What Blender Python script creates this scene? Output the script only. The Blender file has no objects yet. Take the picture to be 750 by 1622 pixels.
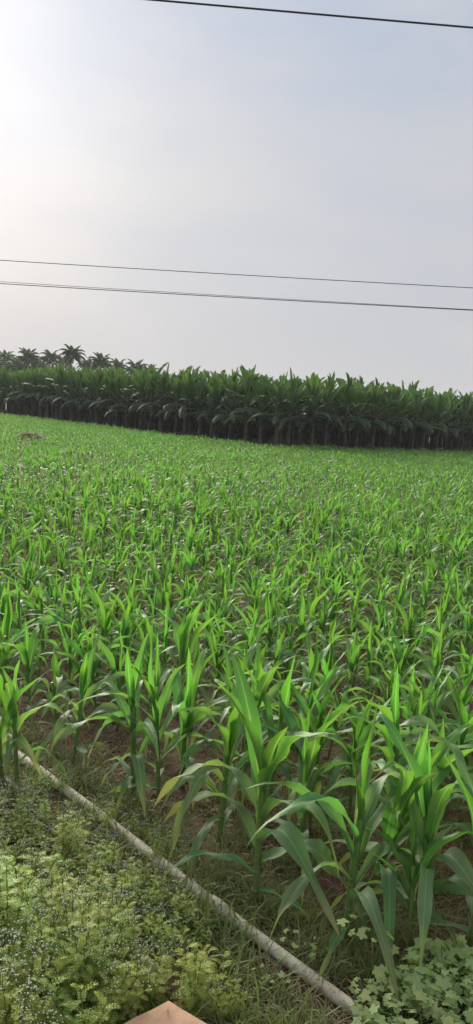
import bpy, math, random
import numpy as np
from mathutils import Vector, Matrix, noise

rng = np.random.default_rng(7)
random.seed(7)
R = math.radians
sc = bpy.context.scene
col = sc.collection

# ---------------------------------------------------------------- camera
F, CX, CY = 1225.0, 375.0, 811.0            # focal length and centre in photograph pixels
PITCH, ROLL, EYE = R(7.65), R(4.0), 2.3
fw = Vector((0, math.cos(PITCH), -math.sin(PITCH)))
u0 = Vector((0, math.sin(PITCH), math.cos(PITCH)))
r0 = Vector((1, 0, 0))
RT = r0 * math.cos(ROLL) + u0 * math.sin(ROLL)
UP = u0 * math.cos(ROLL) - r0 * math.sin(ROLL)
CAM = Vector((0, 0, EYE))
cd = bpy.data.cameras.new('camera')
cd.sensor_fit = 'VERTICAL'; cd.sensor_height = 24.0; cd.lens = 24.0 * F / 1622.0
cd.clip_start = 0.05; cd.clip_end = 3000
cam = bpy.data.objects.new('camera', cd); col.objects.link(cam)
cam.matrix_world = Matrix(((RT.x, UP.x, -fw.x, 0), (RT.y, UP.y, -fw.y, 0), (RT.z, UP.z, -fw.z, EYE), (0, 0, 0, 1)))
sc.camera = cam


def ray(px, py):
    return (RT * (px - CX) + UP * (CY - py) + fw * F).normalized()


def at(px, py, z=0.0):
    """the point at height z that the photograph shows at this pixel"""
    d = ray(px, py)
    return CAM + d * ((z - EYE) / d.z)


# ---------------------------------------------------------------- sky and sun
SUN_AZ, SUN_EL = R(-22.5), R(20.5)          # azimuth from +Y towards +X
sdir = Vector((math.sin(SUN_AZ) * math.cos(SUN_EL), math.cos(SUN_AZ) * math.cos(SUN_EL), math.sin(SUN_EL)))
world = bpy.data.worlds.new('World'); sc.world = world; world.use_nodes = True
wt = world.node_tree; wt.nodes.clear()


def wn(t, **kw):
    n = wt.nodes.new(t)
    for k, v in kw.items():
        setattr(n, k, v)
    return n


def wmath(op, a, b=None, clamp=False):
    n = wn('ShaderNodeMath', operation=op, use_clamp=clamp)
    for i, v in enumerate((a, b)):
        if v is None: continue
        if hasattr(v, 'is_output'): wt.links.new(v, n.inputs[i])
        else: n.inputs[i].default_value = v
    return n.outputs[0]


def wmix(a, b, f, mode='MIX'):
    n = wn('ShaderNodeMix', data_type='RGBA', blend_type=mode)
    for i, v in ((0, f), (6, a), (7, b)):
        if hasattr(v, 'is_output'): wt.links.new(v, n.inputs[i])
        else: n.inputs[i].default_value = v if i == 0 else (*v, 1)
    return n.outputs[2]


sky = wn('ShaderNodeTexSky', sky_type='NISHITA')
sky.sun_disc = False; sky.sun_elevation = SUN_EL; sky.sun_rotation = SUN_AZ
sky.altitude = 50; sky.air_density = 1.2; sky.dust_density = 5.0; sky.ozone_density = 1.0
tc = wn('ShaderNodeTexCoord')
dt = wn('ShaderNodeVectorMath', operation='DOT_PRODUCT'); wt.links.new(tc.outputs['Generated'], dt.inputs[0]); dt.inputs[1].default_value = sdir
cosv = wmath('MAXIMUM', dt.outputs['Value'], 0.0)
sep = wn('ShaderNodeSeparateXYZ'); wt.links.new(tc.outputs['Generated'], sep.inputs[0])
elev = wmath('MAXIMUM', sep.outputs['Z'], 0.0)
# thin high haze with soft, barely visible streaks; the background strength is 0.1, so colours here are ten times the picture's
nz = wn('ShaderNodeTexNoise'); nz.inputs['Scale'].default_value = 2.2; nz.inputs['Detail'].default_value = 4.0
mp = wn('ShaderNodeMapping'); mp.inputs['Scale'].default_value = (1.0, 1.0, 2.6); wt.links.new(tc.outputs['Generated'], mp.inputs[0]); wt.links.new(mp.outputs[0], nz.inputs['Vector'])
hz_hi = wmath('MULTIPLY', elev, 2.0, True)
haze_col = wmix((3.12, 3.12, 3.22), (2.3, 2.72, 3.5), hz_hi)
cl = wn('ShaderNodeMapRange', interpolation_type='SMOOTHSTEP'); wt.links.new(nz.outputs[0], cl.inputs[0]); cl.inputs[1].default_value = 0.42; cl.inputs[2].default_value = 0.66
haze_col = wmix(haze_col, (3.35, 3.33, 3.38), wmath('MULTIPLY', cl.outputs[0], 0.6))
base = wmix(sky.outputs[0], haze_col, 0.985)
g1 = wmath('MULTIPLY', wmath('POWER', cosv, 8.0), 0.66)
g2 = wmath('MULTIPLY', wmath('POWER', cosv, 60.0), 1.5)
gl = wmath('ADD', g1, g2)
gl = wmath('MULTIPLY', gl, wmath('ADD', wmath('MULTIPLY', nz.outputs[0], 0.9), 0.55))
gc = wn('ShaderNodeVectorMath', operation='SCALE'); gc.inputs[0].default_value = (1.04, 1.0, 0.95); wt.links.new(gl, gc.inputs['Scale'])
tot = wmix(base, gc.outputs[0], 1.0, 'ADD')
bg = wn('ShaderNodeBackground'); bg.inputs['Strength'].default_value = 0.1; wt.links.new(tot, bg.inputs[0])
wo = wn('ShaderNodeOutputWorld'); wt.links.new(bg.outputs[0], wo.inputs[0])

sl = bpy.data.lights.new('sun', 'SUN'); sl.energy = 5.0; sl.angle = R(42); sl.color = (1.0, 0.93, 0.82)
so = bpy.data.objects.new('sun', sl); col.objects.link(so)
so.rotation_euler = sdir.to_track_quat('Z', 'Y').to_euler(); so.location = (0, 0, 30)

sc.view_settings.view_transform = 'Standard'; sc.view_settings.look = 'None'
sc.view_settings.exposure = 0.87; sc.view_settings.gamma = 1.0; sc.view_settings.use_curve_mapping = False
sc.render.engine = 'CYCLES'
sc.cycles.max_bounces = 8; sc.cycles.transmission_bounces = 4; sc.cycles.diffuse_bounces = 4; sc.cycles.transparent_max_bounces = 4
sc.cycles.volume_bounces = 0
sc.cycles.use_denoising = True

# ---------------------------------------------------------------- helpers


def tag(o, label=None, cat=None, group=None, kind=None):
    if label: o['label'] = label
    if cat: o['category'] = cat
    if group: o['group'] = group
    if kind: o['kind'] = kind
    return o


def link(name, data, parent=None, loc=(0, 0, 0), rot=(0, 0, 0), scale=(1, 1, 1)):
    o = bpy.data.objects.new(name, data); col.objects.link(o)
    if parent is not None: o.parent = parent
    o.location = loc; o.rotation_euler = rot; o.scale = scale
    return o


def empty(name, loc, rz=0.0, s=1.0):
    o = link(name, None, None, loc, (0, 0, rz), (s, s, s)); o.empty_display_size = 0.1
    return o


def mk_mesh(name, V, Q=None, T=None, mat=None, luv=None, tint=None, age=None, smooth=True):
    V = np.asarray(V, dtype=np.float32).reshape(-1, 3)
    me = bpy.data.meshes.new(name)
    Q = np.zeros((0, 4), np.int32) if Q is None else np.asarray(Q, np.int32).reshape(-1, 4)
    T = np.zeros((0, 3), np.int32) if T is None else np.asarray(T, np.int32).reshape(-1, 3)
    me.vertices.add(len(V)); me.vertices.foreach_set('co', V.ravel())
    nl = Q.size + T.size
    me.loops.add(nl); me.loops.foreach_set('vertex_index', np.concatenate([Q.ravel(), T.ravel()]))
    me.polygons.add(len(Q) + len(T))
    ls = np.concatenate([np.arange(len(Q)) * 4, Q.size + np.arange(len(T)) * 3]).astype(np.int32)
    me.polygons.foreach_set('loop_start', ls)
    me.polygons.foreach_set('use_smooth', np.full(len(Q) + len(T), smooth, dtype=bool))
    if luv is not None:
        a = me.attributes.new('luv', 'FLOAT2', 'POINT'); a.data.foreach_set('vector', np.asarray(luv, np.float32).ravel())
    for nm, arr in (('tint', tint), ('age', age)):
        if arr is not None:
            a = me.attributes.new(nm, 'FLOAT', 'POINT'); a.data.foreach_set('value', np.broadcast_to(np.asarray(arr, np.float32), (len(V),)).copy())
    me.update(calc_edges=True)
    if mat: me.materials.append(mat)
    return me


class Geo:
    """collects strips and tubes with leaf coordinates, tint and age"""
    def __init__(self):
        self.V = []; self.Q = []; self.T = []; self.L = []; self.N = []; self.A = []; self.n = 0

    def add(self, V, Q=None, T=None, luv=None, tint=0.0, age=0.0):
        V = np.asarray(V, float).reshape(-1, 3); n = len(V)
        self.V.append(V)
        if Q is not None and len(Q): self.Q.append(np.asarray(Q).reshape(-1, 4) + self.n)
        if T is not None and len(T): self.T.append(np.asarray(T).reshape(-1, 3) + self.n)
        self.L.append(np.zeros((n, 2)) if luv is None else np.asarray(luv, float).reshape(-1, 2))
        self.N.append(np.broadcast_to(np.asarray(tint, float), (n,))); self.A.append(np.broadcast_to(np.asarray(age, float), (n,)))
        self.n += n

    def arrays(self):
        return (np.concatenate(self.V), np.concatenate(self.Q) if self.Q else None, np.concatenate(self.T) if self.T else None,
                np.concatenate(self.L), np.concatenate(self.N), np.concatenate(self.A))

    def mesh(self, name, mat, smooth=True):
        V, Q, T, L, N, A = self.arrays()
        return mk_mesh(name, V, Q, T, mat, L, N, A, smooth)


def grid_quads(nr, nc):
    i = np.arange(nr - 1)[:, None] * nc + np.arange(nc - 1)[None, :]
    i = i.ravel()
    return np.stack([i, i + 1, i + nc + 1, i + nc], 1)


def tube(pts, rad, n=6, cap=True):
    pts = np.asarray(pts, float); m = len(pts)
    rad = np.broadcast_to(np.asarray(rad, float), (m,))
    tan = np.gradient(pts, axis=0); tan /= np.linalg.norm(tan, axis=1)[:, None] + 1e-9
    ref = np.array([0, 0, 1.0]) if abs(tan[0, 2]) < 0.9 else np.array([1.0, 0, 0])
    V = []
    for p, t, r in zip(pts, tan, rad):
        a = np.cross(t, ref); a /= np.linalg.norm(a) + 1e-9; b = np.cross(a, t)
        th = np.arange(n) * 2 * math.pi / n
        V.append(p + r * (np.cos(th)[:, None] * a + np.sin(th)[:, None] * b))
    V = np.concatenate(V)
    Q = []
    for i in range(m - 1):
        for k in range(n):
            Q.append((i * n + k, i * n + (k + 1) % n, (i + 1) * n + (k + 1) % n, (i + 1) * n + k))
    T = []
    if cap:
        V = np.concatenate([V, pts[:1], pts[-1:]])
        for k in range(n):
            T.append((m * n, (k + 1) % n, k)); T.append((m * n + 1, (m - 1) * n + k, (m - 1) * n + (k + 1) % n))
    luv = np.zeros((len(V), 2)); luv[:m * n, 1] = np.repeat(np.linspace(0, 1, m), n)
    return V, np.array(Q), np.array(T) if cap else None, luv


def rotz(V, a):
    c, s = math.cos(a), math.sin(a)
    return V @ np.array([[c, s, 0], [-s, c, 0], [0, 0, 1.0]])


# ---------------------------------------------------------------- materials


def mat_nodes(name):
    m = bpy.data.materials.new(name); m.use_nodes = True
    nt = m.node_tree; nt.nodes.clear()
    return m, nt


class NT:
    def __init__(self, nt): self.t = nt

    def n(self, typ, **kw):
        n = self.t.nodes.new(typ)
        for k, v in kw.items(): setattr(n, k, v)
        return n

    def set(self, sock, v):
        if hasattr(v, 'is_output'): self.t.links.new(v, sock)
        elif isinstance(v, (tuple, list)) and len(v) == 3 and sock.type == 'RGBA': sock.default_value = (*v, 1)
        else: sock.default_value = v

    def math(self, op, a, b=0.0, clamp=False):
        n = self.n('ShaderNodeMath', operation=op, use_clamp=clamp); self.set(n.inputs[0], a); self.set(n.inputs[1], b); return n.outputs[0]

    def mix(self, a, b, f, mode='MIX'):
        n = self.n('ShaderNodeMix', data_type='RGBA', blend_type=mode); self.set(n.inputs[0], f); self.set(n.inputs[6], a); self.set(n.inputs[7], b); return n.outputs[2]

    def ramp(self, f, stops):
        n = self.n('ShaderNodeValToRGB'); cr = n.color_ramp
        while len(cr.elements) < len(stops): cr.elements.new(0.5)
        for e, (p, c) in zip(cr.elements, stops): e.position = p; e.color = (*c, 1)
        self.set(n.inputs[0], f); return n.outputs[0]

    def noise(self, scale, detail=3, vec=None, rough=0.55):
        n = self.n('ShaderNodeTexNoise'); n.inputs['Scale'].default_value = scale; n.inputs['Detail'].default_value = detail; n.inputs['Roughness'].default_value = rough
        if vec is not None: self.t.links.new(vec, n.inputs['Vector'])
        return n.outputs[0]

    def attr(self, name): return self.n('ShaderNodeAttribute', attribute_name=name)

    def smooth(self, x, a, b):
        n = self.n('ShaderNodeMapRange', interpolation_type='SMOOTHSTEP'); self.set(n.inputs[0], x); n.inputs[1].default_value = a; n.inputs[2].default_value = b; return n.outputs[0]

    def out(self, sh, vol=None):
        o = self.n('ShaderNodeOutputMaterial'); self.t.links.new(sh, o.inputs[0])

    def tintval(self):
        oi = self.n('ShaderNodeObjectInfo')
        return self.math('FRACT', self.math('ADD', oi.outputs['Random'], self.attr('tint').outputs['Fac']))


def leaf_material(name, young, old, vary, trans=0.42, rough=0.45, rib=(0.30, 0.40, 0.18), ribw=0.07, stripes=True, spec=0.4, dry=(0.32, 0.27, 0.14), dryness=0.12, tgain=(1.25, 1.2, 0.6), vvar=0.35):
    """leaf colour from youngest to oldest leaf; ribs, faint stripes and dry tips have their place on the leaf itself"""
    m, nt = mat_nodes(name); k = NT(nt)
    tv = k.tintval()
    age = k.attr('age').outputs['Fac']
    l = k.n('ShaderNodeSeparateXYZ'); nt.links.new(k.attr('luv').outputs['Vector'], l.inputs[0])
    u, v = l.outputs['X'], l.outputs['Y']
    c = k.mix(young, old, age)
    c = k.mix(c, vary, k.math('MULTIPLY', k.smooth(tv, 0.35, 1.0), 0.55))
    geo = k.n('ShaderNodeNewGeometry')
    big = k.noise(1.1, 2, geo.outputs['Position'])
    hs = k.n('ShaderNodeHueSaturation'); k.set(hs.inputs['Color'], c)
    k.set(hs.inputs['Value'], k.math('ADD', k.math('MULTIPLY', big, 0.5), k.math('ADD', k.math('MULTIPLY', tv, vvar), 0.75 - vvar / 2)))
    k.set(hs.inputs['Hue'], k.math('ADD', 0.485, k.math('MULTIPLY', k.math('FRACT', k.math('MULTIPLY', tv, 7.31)), 0.03)))
    c = hs.outputs[0]
    if stripes:
        au = k.math('ABSOLUTE', u)
        st = k.n('ShaderNodeTexWave', wave_type='BANDS', bands_direction='X'); cv = k.n('ShaderNodeCombineXYZ'); k.set(cv.inputs[0], u); nt.links.new(cv.outputs[0], st.inputs['Vector']); st.inputs['Scale'].default_value = 2.6; st.inputs['Distortion'].default_value = 0.4
        c = k.mix(c, k.mix(c, (0.6, 0.75, 0.5), 0.2), k.math('MULTIPLY', st.outputs['Fac'], 0.6))
        c = k.mix(rib, c, k.smooth(au, ribw * 0.4, ribw * 1.6))
    mo = k.noise(28.0, 4, geo.outputs['Position'], 0.7)
    c = k.mix(c, k.mix(c, (0.34, 0.36, 0.24), 0.22), k.smooth(mo, 0.5, 0.75))       # dust and blemishes
    dn = k.noise(9.0, 3, geo.outputs['Position'])
    df = k.math('MULTIPLY', k.smooth(k.math('ADD', k.math('ADD', k.math('MULTIPLY', v, 0.6), k.math('MULTIPLY', age, 0.25)), k.math('MULTIPLY', dn, 0.55)), 0.98 - dryness * 1.6, 1.25 - dryness), 0.85)
    c = k.mix(c, dry, df)
    p = k.n('ShaderNodeBsdfPrincipled'); k.set(p.inputs['Base Color'], c); p.inputs['Roughness'].default_value = rough; p.inputs['Specular IOR Level'].default_value = spec
    bp = k.n('ShaderNodeBump'); bp.inputs['Strength'].default_value = 0.25; bp.inputs['Distance'].default_value = 0.004
    k.set(bp.inputs['Height'], k.noise(40.0, 2, geo.outputs['Position'])); nt.links.new(bp.outputs[0], p.inputs['Normal'])
    tr = k.n('ShaderNodeBsdfTranslucent'); k.set(tr.inputs['Color'], k.mix(c, tgain, 1.0, 'MULTIPLY'))
    ms = k.n('ShaderNodeMixShader'); ms.inputs[0].default_value = trans
    nt.links.new(p.outputs[0], ms.inputs[1]); nt.links.new(tr.outputs[0], ms.inputs[2])
    k.out(ms.outputs[0])
    return m


def plain_material(name, c1, c2, scale=8.0, rough=0.85, bump=0.3, dist=0.01, c3=None, spec=0.3, tint=0.25):
    m, nt = mat_nodes(name); k = NT(nt)
    g = k.n('ShaderNodeNewGeometry'); pos = g.outputs['Position']
    c = k.mix(c1, c2, k.smooth(k.noise(scale, 5, pos), 0.35, 0.65))
    if c3: c = k.mix(c, c3, k.smooth(k.noise(scale * 0.37, 4, pos), 0.5, 0.68))
    hs = k.n('ShaderNodeHueSaturation'); k.set(hs.inputs['Color'], c); k.set(hs.inputs['Value'], k.math('ADD', 1 - tint / 2, k.math('MULTIPLY', k.tintval(), tint)))
    p = k.n('ShaderNodeBsdfPrincipled'); k.set(p.inputs['Base Color'], hs.outputs[0]); p.inputs['Roughness'].default_value = rough; p.inputs['Specular IOR Level'].default_value = spec
    b = k.n('ShaderNodeBump'); b.inputs['Strength'].default_value = bump; b.inputs['Distance'].default_value = dist; k.set(b.inputs['Height'], k.noise(scale * 4, 5, pos)); nt.links.new(b.outputs[0], p.inputs['Normal'])
    k.out(p.outputs[0])
    return m


M = {}
M['maize'] = leaf_material('maize_leaf', (0.10, 0.265, 0.022), (0.19, 0.275, 0.14), (0.05, 0.20, 0.055), trans=0.45, rough=0.52, spec=0.24, rib=(0.30, 0.42, 0.17), ribw=0.08, dryness=0.11, tgain=(1.12, 1.3, 0.55))
M['stalk'] = leaf_material('maize_stalk', (0.15, 0.27, 0.05), (0.20, 0.24, 0.09), (0.12, 0.24, 0.06), trans=0.1, stripes=False, dryness=0.0)
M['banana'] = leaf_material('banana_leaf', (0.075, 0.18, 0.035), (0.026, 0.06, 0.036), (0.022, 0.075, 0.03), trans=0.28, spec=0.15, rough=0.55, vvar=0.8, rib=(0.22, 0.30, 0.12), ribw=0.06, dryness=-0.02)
M['banana_stem'] = plain_material('banana_stem', (0.10, 0.095, 0.06), (0.05, 0.04, 0.03), 3.0, 0.8, c3=(0.035, 0.025, 0.02))
M['palm'] = leaf_material('palm_frond', (0.05, 0.10, 0.03), (0.045, 0.08, 0.035), (0.03, 0.07, 0.025), trans=0.25, spec=0.15, stripes=False, dryness=0.02)
M['palm_trunk'] = plain_material('palm_trunk', (0.16, 0.14, 0.12), (0.09, 0.08, 0.07), 2.0)
M['weed'] = leaf_material('feathery_leaf', (0.41, 0.47, 0.09), (0.31, 0.37, 0.10), (0.21, 0.36, 0.13), trans=0.44, vvar=0.75, spec=0.2, stripes=False, dryness=0.05, tgain=(1.2, 1.2, 0.7))
M['weedstem'] = leaf_material('weed_stem', (0.14, 0.20, 0.06), (0.16, 0.17, 0.08), (0.10, 0.15, 0.06), trans=0.1, stripes=False, dryness=0.0)
M['flower'] = plain_material('white_flower', (0.76, 0.75, 0.62), (0.64, 0.64, 0.48), 30.0, 0.8, 0.0)
M['lobed'] = leaf_material('lobed_leaf', (0.54, 0.63, 0.26), (0.47, 0.56, 0.24), (0.42, 0.56, 0.25), trans=0.42, spec=0.2, rough=0.65, stripes=False, dryness=0.06, tgain=(1.1, 1.15, 0.7))
M['grass'] = leaf_material('grass_blade', (0.17, 0.24, 0.065), (0.30, 0.27, 0.13), (0.12, 0.20, 0.06), trans=0.35, spec=0.2, stripes=False, dryness=0.1)
M['straw'] = plain_material('dry_straw', (0.27, 0.21, 0.14), (0.17, 0.13, 0.09), 6.0, 0.9, c3=(0.36, 0.31, 0.21), tint=0.7)
M['wire'] = plain_material('dark_cable', (0.035, 0.036, 0.04), (0.05, 0.05, 0.055), 3.0, 0.5, 0.0)
M['clod'] = plain_material('soil_clod', (0.14, 0.065, 0.04), (0.085, 0.042, 0.03), 14.0, 0.95, 0.6)


def soil_material():
    m, nt = mat_nodes('red_soil'); k = NT(nt)
    g = k.n('ShaderNodeNewGeometry'); pos = g.outputs['Position']
    c = k.mix((0.17, 0.080, 0.052), (0.10, 0.050, 0.036), k.smooth(k.noise(3.0, 6, pos, 0.65), 0.35, 0.65))
    c = k.mix(c, (0.21, 0.145, 0.09), k.smooth(k.noise(1.3, 5, pos), 0.52, 0.72))
    c = k.mix(c, (0.16, 0.15, 0.07), k.math('MULTIPLY', k.smooth(k.noise(5.5, 4, pos), 0.48, 0.62), 0.7))   # moss and dead weeds
    sp = k.n('ShaderNodeSeparateXYZ'); nt.links.new(pos, sp.inputs[0])
    c = k.mix(c, (0.10, 0.15, 0.045), k.math('MULTIPLY', k.smooth(sp.outputs['Y'], 25.0, 42.0), 0.75))          # grown over beyond the maize
    p = k.n('ShaderNodeBsdfPrincipled'); k.set(p.inputs['Base Color'], c); p.inputs['Roughness'].default_value = 0.95; p.inputs['Specular IOR Level'].default_value = 0.15
    b = k.n('ShaderNodeBump'); b.inputs['Strength'].default_value = 0.8; b.inputs['Distance'].default_value = 0.03
    k.set(b.inputs['Height'], k.noise(22.0, 6, pos, 0.7)); nt.links.new(b.outputs[0], p.inputs['Normal'])
    k.out(p.outputs[0]); return m


def pipe_material():
    m, nt = mat_nodes('weathered_plastic'); k = NT(nt)
    g = k.n('ShaderNodeNewGeometry'); pos = g.outputs['Position']
    c = k.mix((0.70, 0.63, 0.48), (0.58, 0.50, 0.36), k.smooth(k.noise(5.0, 4, pos), 0.4, 0.65))
    c = k.mix(c, (0.30, 0.22, 0.14), k.math('MULTIPLY', k.smooth(k.noise(13.0, 6, pos, 0.7), 0.52, 0.66), 0.85))
    c = k.mix(c, (0.16, 0.11, 0.08), k.math('MULTIPLY', k.smooth(k.noise(34.0, 3, pos), 0.62, 0.72), 0.8))
    p = k.n('ShaderNodeBsdfPrincipled'); k.set(p.inputs['Base Color'], c); p.inputs['Roughness'].default_value = 0.6; p.inputs['Specular IOR Level'].default_value = 0.3
    k.out(p.outputs[0]); return m


M['soil'] = soil_material(); M['pipe'] = pipe_material()
M['stone'] = plain_material('tan_stone', (0.47, 0.29, 0.18), (0.38, 0.23, 0.145), 9.0, 0.85, 0.6, 0.006, c3=(0.55, 0.38, 0.26), tint=0.0)
M['stake'] = plain_material('pale_wood', (0.42, 0.38, 0.30), (0.33, 0.29, 0.23), 6.0)

# ---------------------------------------------------------------- ground


def gz(x, y):
    d = math.hypot(x, y)
    f = 1.0 / (1.0 + (d / 14.0) ** 2)
    return (0.030 * noise.noise(Vector((x * 1.6, y * 1.6, 3.1))) + 0.022 * noise.noise(Vector((x * 5.2, y * 5.2, 1.7))) * 1.0) * f


def sinh_axis(n, half, fine):
    s = np.linspace(-1, 1, n); k = math.asinh(half / fine * 2.0 / n * 6)
    a = np.sinh(s * k); return a / a[-1] * half


xs = sinh_axis(230, 600.0, 0.25); ys = sinh_axis(270, 600.0, 0.25) + 4.0
gx, gy = np.meshgrid(xs, ys)
GV = np.zeros((gx.size, 3)); GV[:, 0] = gx.ravel(); GV[:, 1] = gy.ravel()
near = np.where(np.hypot(GV[:, 0], GV[:, 1]) < 40)[0]
for i in near:
    x, y = GV[i, 0], GV[i, 1]
    GV[i, 2] = gz(x, y) + 0.012 * noise.noise(Vector((x * 17, y * 17, 0))) / (1 + (math.hypot(x, y) / 6) ** 2)
ground = link('ground', mk_mesh('ground', GV, grid_quads(len(ys), len(xs)), None, M['soil']))
tag(ground, 'reddish brown soil of the farm field', 'ground', kind='structure')

# ---------------------------------------------------------------- banana plantation layout
CORNER = np.array([2.0, 46.5]); DL = np.array([-0.635, 0.772]); DR = np.array([0.735, 0.678])


def plantation(x, y):
    q = np.array([x, y]) - CORNER
    return float(q @ DR), float(q @ DL)


# ---------------------------------------------------------------- pipe
PA, PB = at(-25, 1162, 0.03), at(640, 1652, 0.03)
pdir = (PB - PA).normalized(); pnorm = Vector((-pdir.y, pdir.x, 0))
if pnorm.y < 0: pnorm = -pnorm


def pipe_off(x, y):
    return (x - PA.x) * pnorm.x + (y - PA.y) * pnorm.y


pr = 0.027
pipe = empty('irrigation_pipe', (PA.x, PA.y, 0))
tag(pipe, 'long cream plastic irrigation pipe lying on the ground along the maize edge', 'pipe')
joint = at(352, 1436, 0.03); LJ = (joint - PA).length; LT = (PB - PA).length


def pipe_run(a, b, r, n=14, wob=0.012):
    t = np.linspace(a, b, n); P = []
    for s in t:
        p = PA + pdir * s
        P.append((p.x - PA.x + pnorm.x * wob * math.sin(s * 1.7), p.y - PA.y + pnorm.y * wob * math.sin(s * 1.7), 0.036 + 0.008 * math.sin(s * 1.1 + 1)))
    return P


for a, b in ((0, LJ), (LJ, LT)):
    g = Geo(); V, Q, T, l = tube(pipe_run(a, b, pr), pr, 14); g.add(V, Q, T, l); link('pipe_section', g.mesh('pipe_section', M['pipe']), pipe)
g = Geo(); V, Q, T, l = tube(pipe_run(LJ - 0.055, LJ + 0.055, pr, 6), [pr + .004, pr + .0065, pr + .0065, pr + .0065, pr + .0065, pr + .004], 14); g.add(V, Q, T, l)
link('coupling', g.mesh('coupling', M['pipe']), pipe)

# ---------------------------------------------------------------- maize


def blade(L, W, e0, droop, dpow=1.6, nseg=10, nac=5, fold0=1.0, fold1=0.22, wave=0.0, wf=9.0, side=0.0, twist=0.0, seed=0, kink=None):
    """one strap leaf growing from the origin towards +X; returns verts, quads, leaf coordinates"""
    r = np.random.default_rng(seed)
    t = np.linspace(0, 1, nseg + 1)
    ang = e0 - droop * t ** dpow
    if kink: ang = ang - kink[1] / (1 + np.exp(-(t - kink[0]) * 26))
    az = side * t ** 1.5
    d = np.stack([np.cos(ang) * np.cos(az), np.cos(ang) * np.sin(az), np.sin(ang)], 1)
    P = np.zeros((nseg + 1, 3)); P[1:] = np.cumsum((d[1:] + d[:-1]) / 2 * (L / nseg), axis=0)
    w = W * (0.5 + 0.5 * np.sin(np.minimum(t / 0.38, 1) * math.pi / 2)) * (1 - np.clip((t - 0.3) / 0.7, 0, 1) ** 2.1)
    w[-1] = W * 0.02
    S = np.cross(np.tile([0, 0, 1.0], (nseg + 1, 1)), np.stack([np.cos(az), np.sin(az), 0 * az], 1))
    N = np.cross(d, S)
    tw = twist * t ** 1.3
    S2 = S * np.cos(tw)[:, None] + N * np.sin(tw)[:, None]; N2 = np.cross(d, S2)
    u = np.linspace(-1, 1, nac)
    fold = fold1 + (fold0 - fold1) * np.exp(-t * 4.5)
    ph = r.uniform(0, 6.28, 2)
    V = np.zeros((nseg + 1, nac, 3)); luv = np.zeros((nseg + 1, nac, 2))
    for j, uu in enumerate(u):
        up = fold * abs(uu) * w / 2 + wave * W * np.sin(wf * t + ph[int(uu > 0)]) * uu * uu * np.minimum(t * 4, 1) * np.minimum((1 - t) * 3, 1)
        lat = uu * w / 2 / np.sqrt(1 + fold ** 2 * 0.6)
        V[:, j] = P + S2 * lat[:, None] + N2 * up[:, None]
        luv[:, j, 0] = uu; luv[:, j, 1] = t
    return V.reshape(-1, 3), grid_quads(nseg + 1, nac), luv.reshape(-1, 2)


leaf_specs = {'whorl': [], 'upright': [], 'arch': [], 'droop': [], 'old': []}
for i in range(7):
    leaf_specs['whorl'].append(dict(L=rng.uniform(.36, .52), W=rng.uniform(.042, .066), e0=R(rng.uniform(80, 89)), droop=R(rng.uniform(5, 40)), fold0=1.6, fold1=0.6, wave=.22, wf=rng.uniform(7, 13), twist=rng.uniform(-1.1, 1.1), side=rng.uniform(-.5, .5), seed=i))
    leaf_specs['upright'].append(dict(L=rng.uniform(.48, .66), W=rng.uniform(.055, .082), e0=R(rng.uniform(70, 80)), droop=R(rng.uniform(20, 100)), dpow=1.9, fold0=1.4, fold1=.3, wave=.28, wf=rng.uniform(9, 17), twist=rng.uniform(-1.3, 1.3), side=rng.uniform(-.7, .7), seed=20 + i))
    leaf_specs['arch'].append(dict(L=rng.uniform(.55, .76), W=rng.uniform(.055, .082), e0=R(rng.uniform(55, 70)), droop=R(rng.uniform(95, 140)), dpow=1.45, fold0=1.2, fold1=.2, wave=.32, wf=rng.uniform(9, 16), twist=rng.uniform(-.9, .9), side=rng.uniform(-.6, .6), seed=40 + i))
    leaf_specs['droop'].append(dict(L=rng.uniform(.5, .68), W=rng.uniform(.05, .075), e0=R(rng.uniform(40, 58)), droop=R(rng.uniform(40, 80)), dpow=1.2, kink=(rng.uniform(.28, .5), R(rng.uniform(50, 85))), fold0=1.0, fold1=.1, wave=.34, wf=rng.uniform(10, 18), twist=rng.uniform(-1.1, 1.1), side=rng.uniform(-.6, .6), seed=60 + i))
    leaf_specs['old'].append(dict(L=rng.uniform(.32, .48), W=rng.uniform(.035, .055), e0=R(rng.uniform(15, 40)), droop=R(rng.uniform(60, 110)), dpow=1.0, fold0=.8, fold1=.1, wave=.3, wf=rng.uniform(10, 18), twist=rng.uniform(-1.6, 1.6), side=rng.uniform(-.9, .9), seed=80 + i))
AGE = {'whorl': 0.0, 'upright': 0.15, 'arch': 0.55, 'droop': 0.85, 'old': 1.0}
leaf_mesh = {}
for kd, lst in leaf_specs.items():
    leaf_mesh[kd] = []
    for s in lst:
        V, Q, l = blade(nseg=14, nac=5, **s)
        leaf_mesh[kd].append(mk_mesh('maize_leaf_' + kd, V, Q, None, M['maize'], l, 0.0, AGE[kd]))


def stalk_arrays(n=6, nseg=6, seed=0):
    r = np.random.default_rng(seed)
    z = np.linspace(-0.05, 0.56, nseg); b = r.normal(0, .012, 2)
    P = np.stack([b[0] * (z / .5) ** 2, b[1] * (z / .5) ** 2, z], 1)
    return tube(P, np.linspace(.0125, .017, nseg), n)


stalk_mesh = []
for i in range(4):
    g = Geo(); V, Q, T, l = stalk_arrays(7, 7, i); g.add(V, Q, T, l, 0, np.clip(0.9 - l[:, 1], 0, 1))
    for zz in (0.07, 0.15, 0.25):
        V, Q, T, l = tube([(0, 0, zz - .006), (0, 0, zz), (0, 0, zz + .006)], [.0135, .0165, .014], 7); g.add(V, Q, T, l, 0, .8)
    stalk_mesh.append(g.mesh('maize_stalk', M['stalk']))


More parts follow.
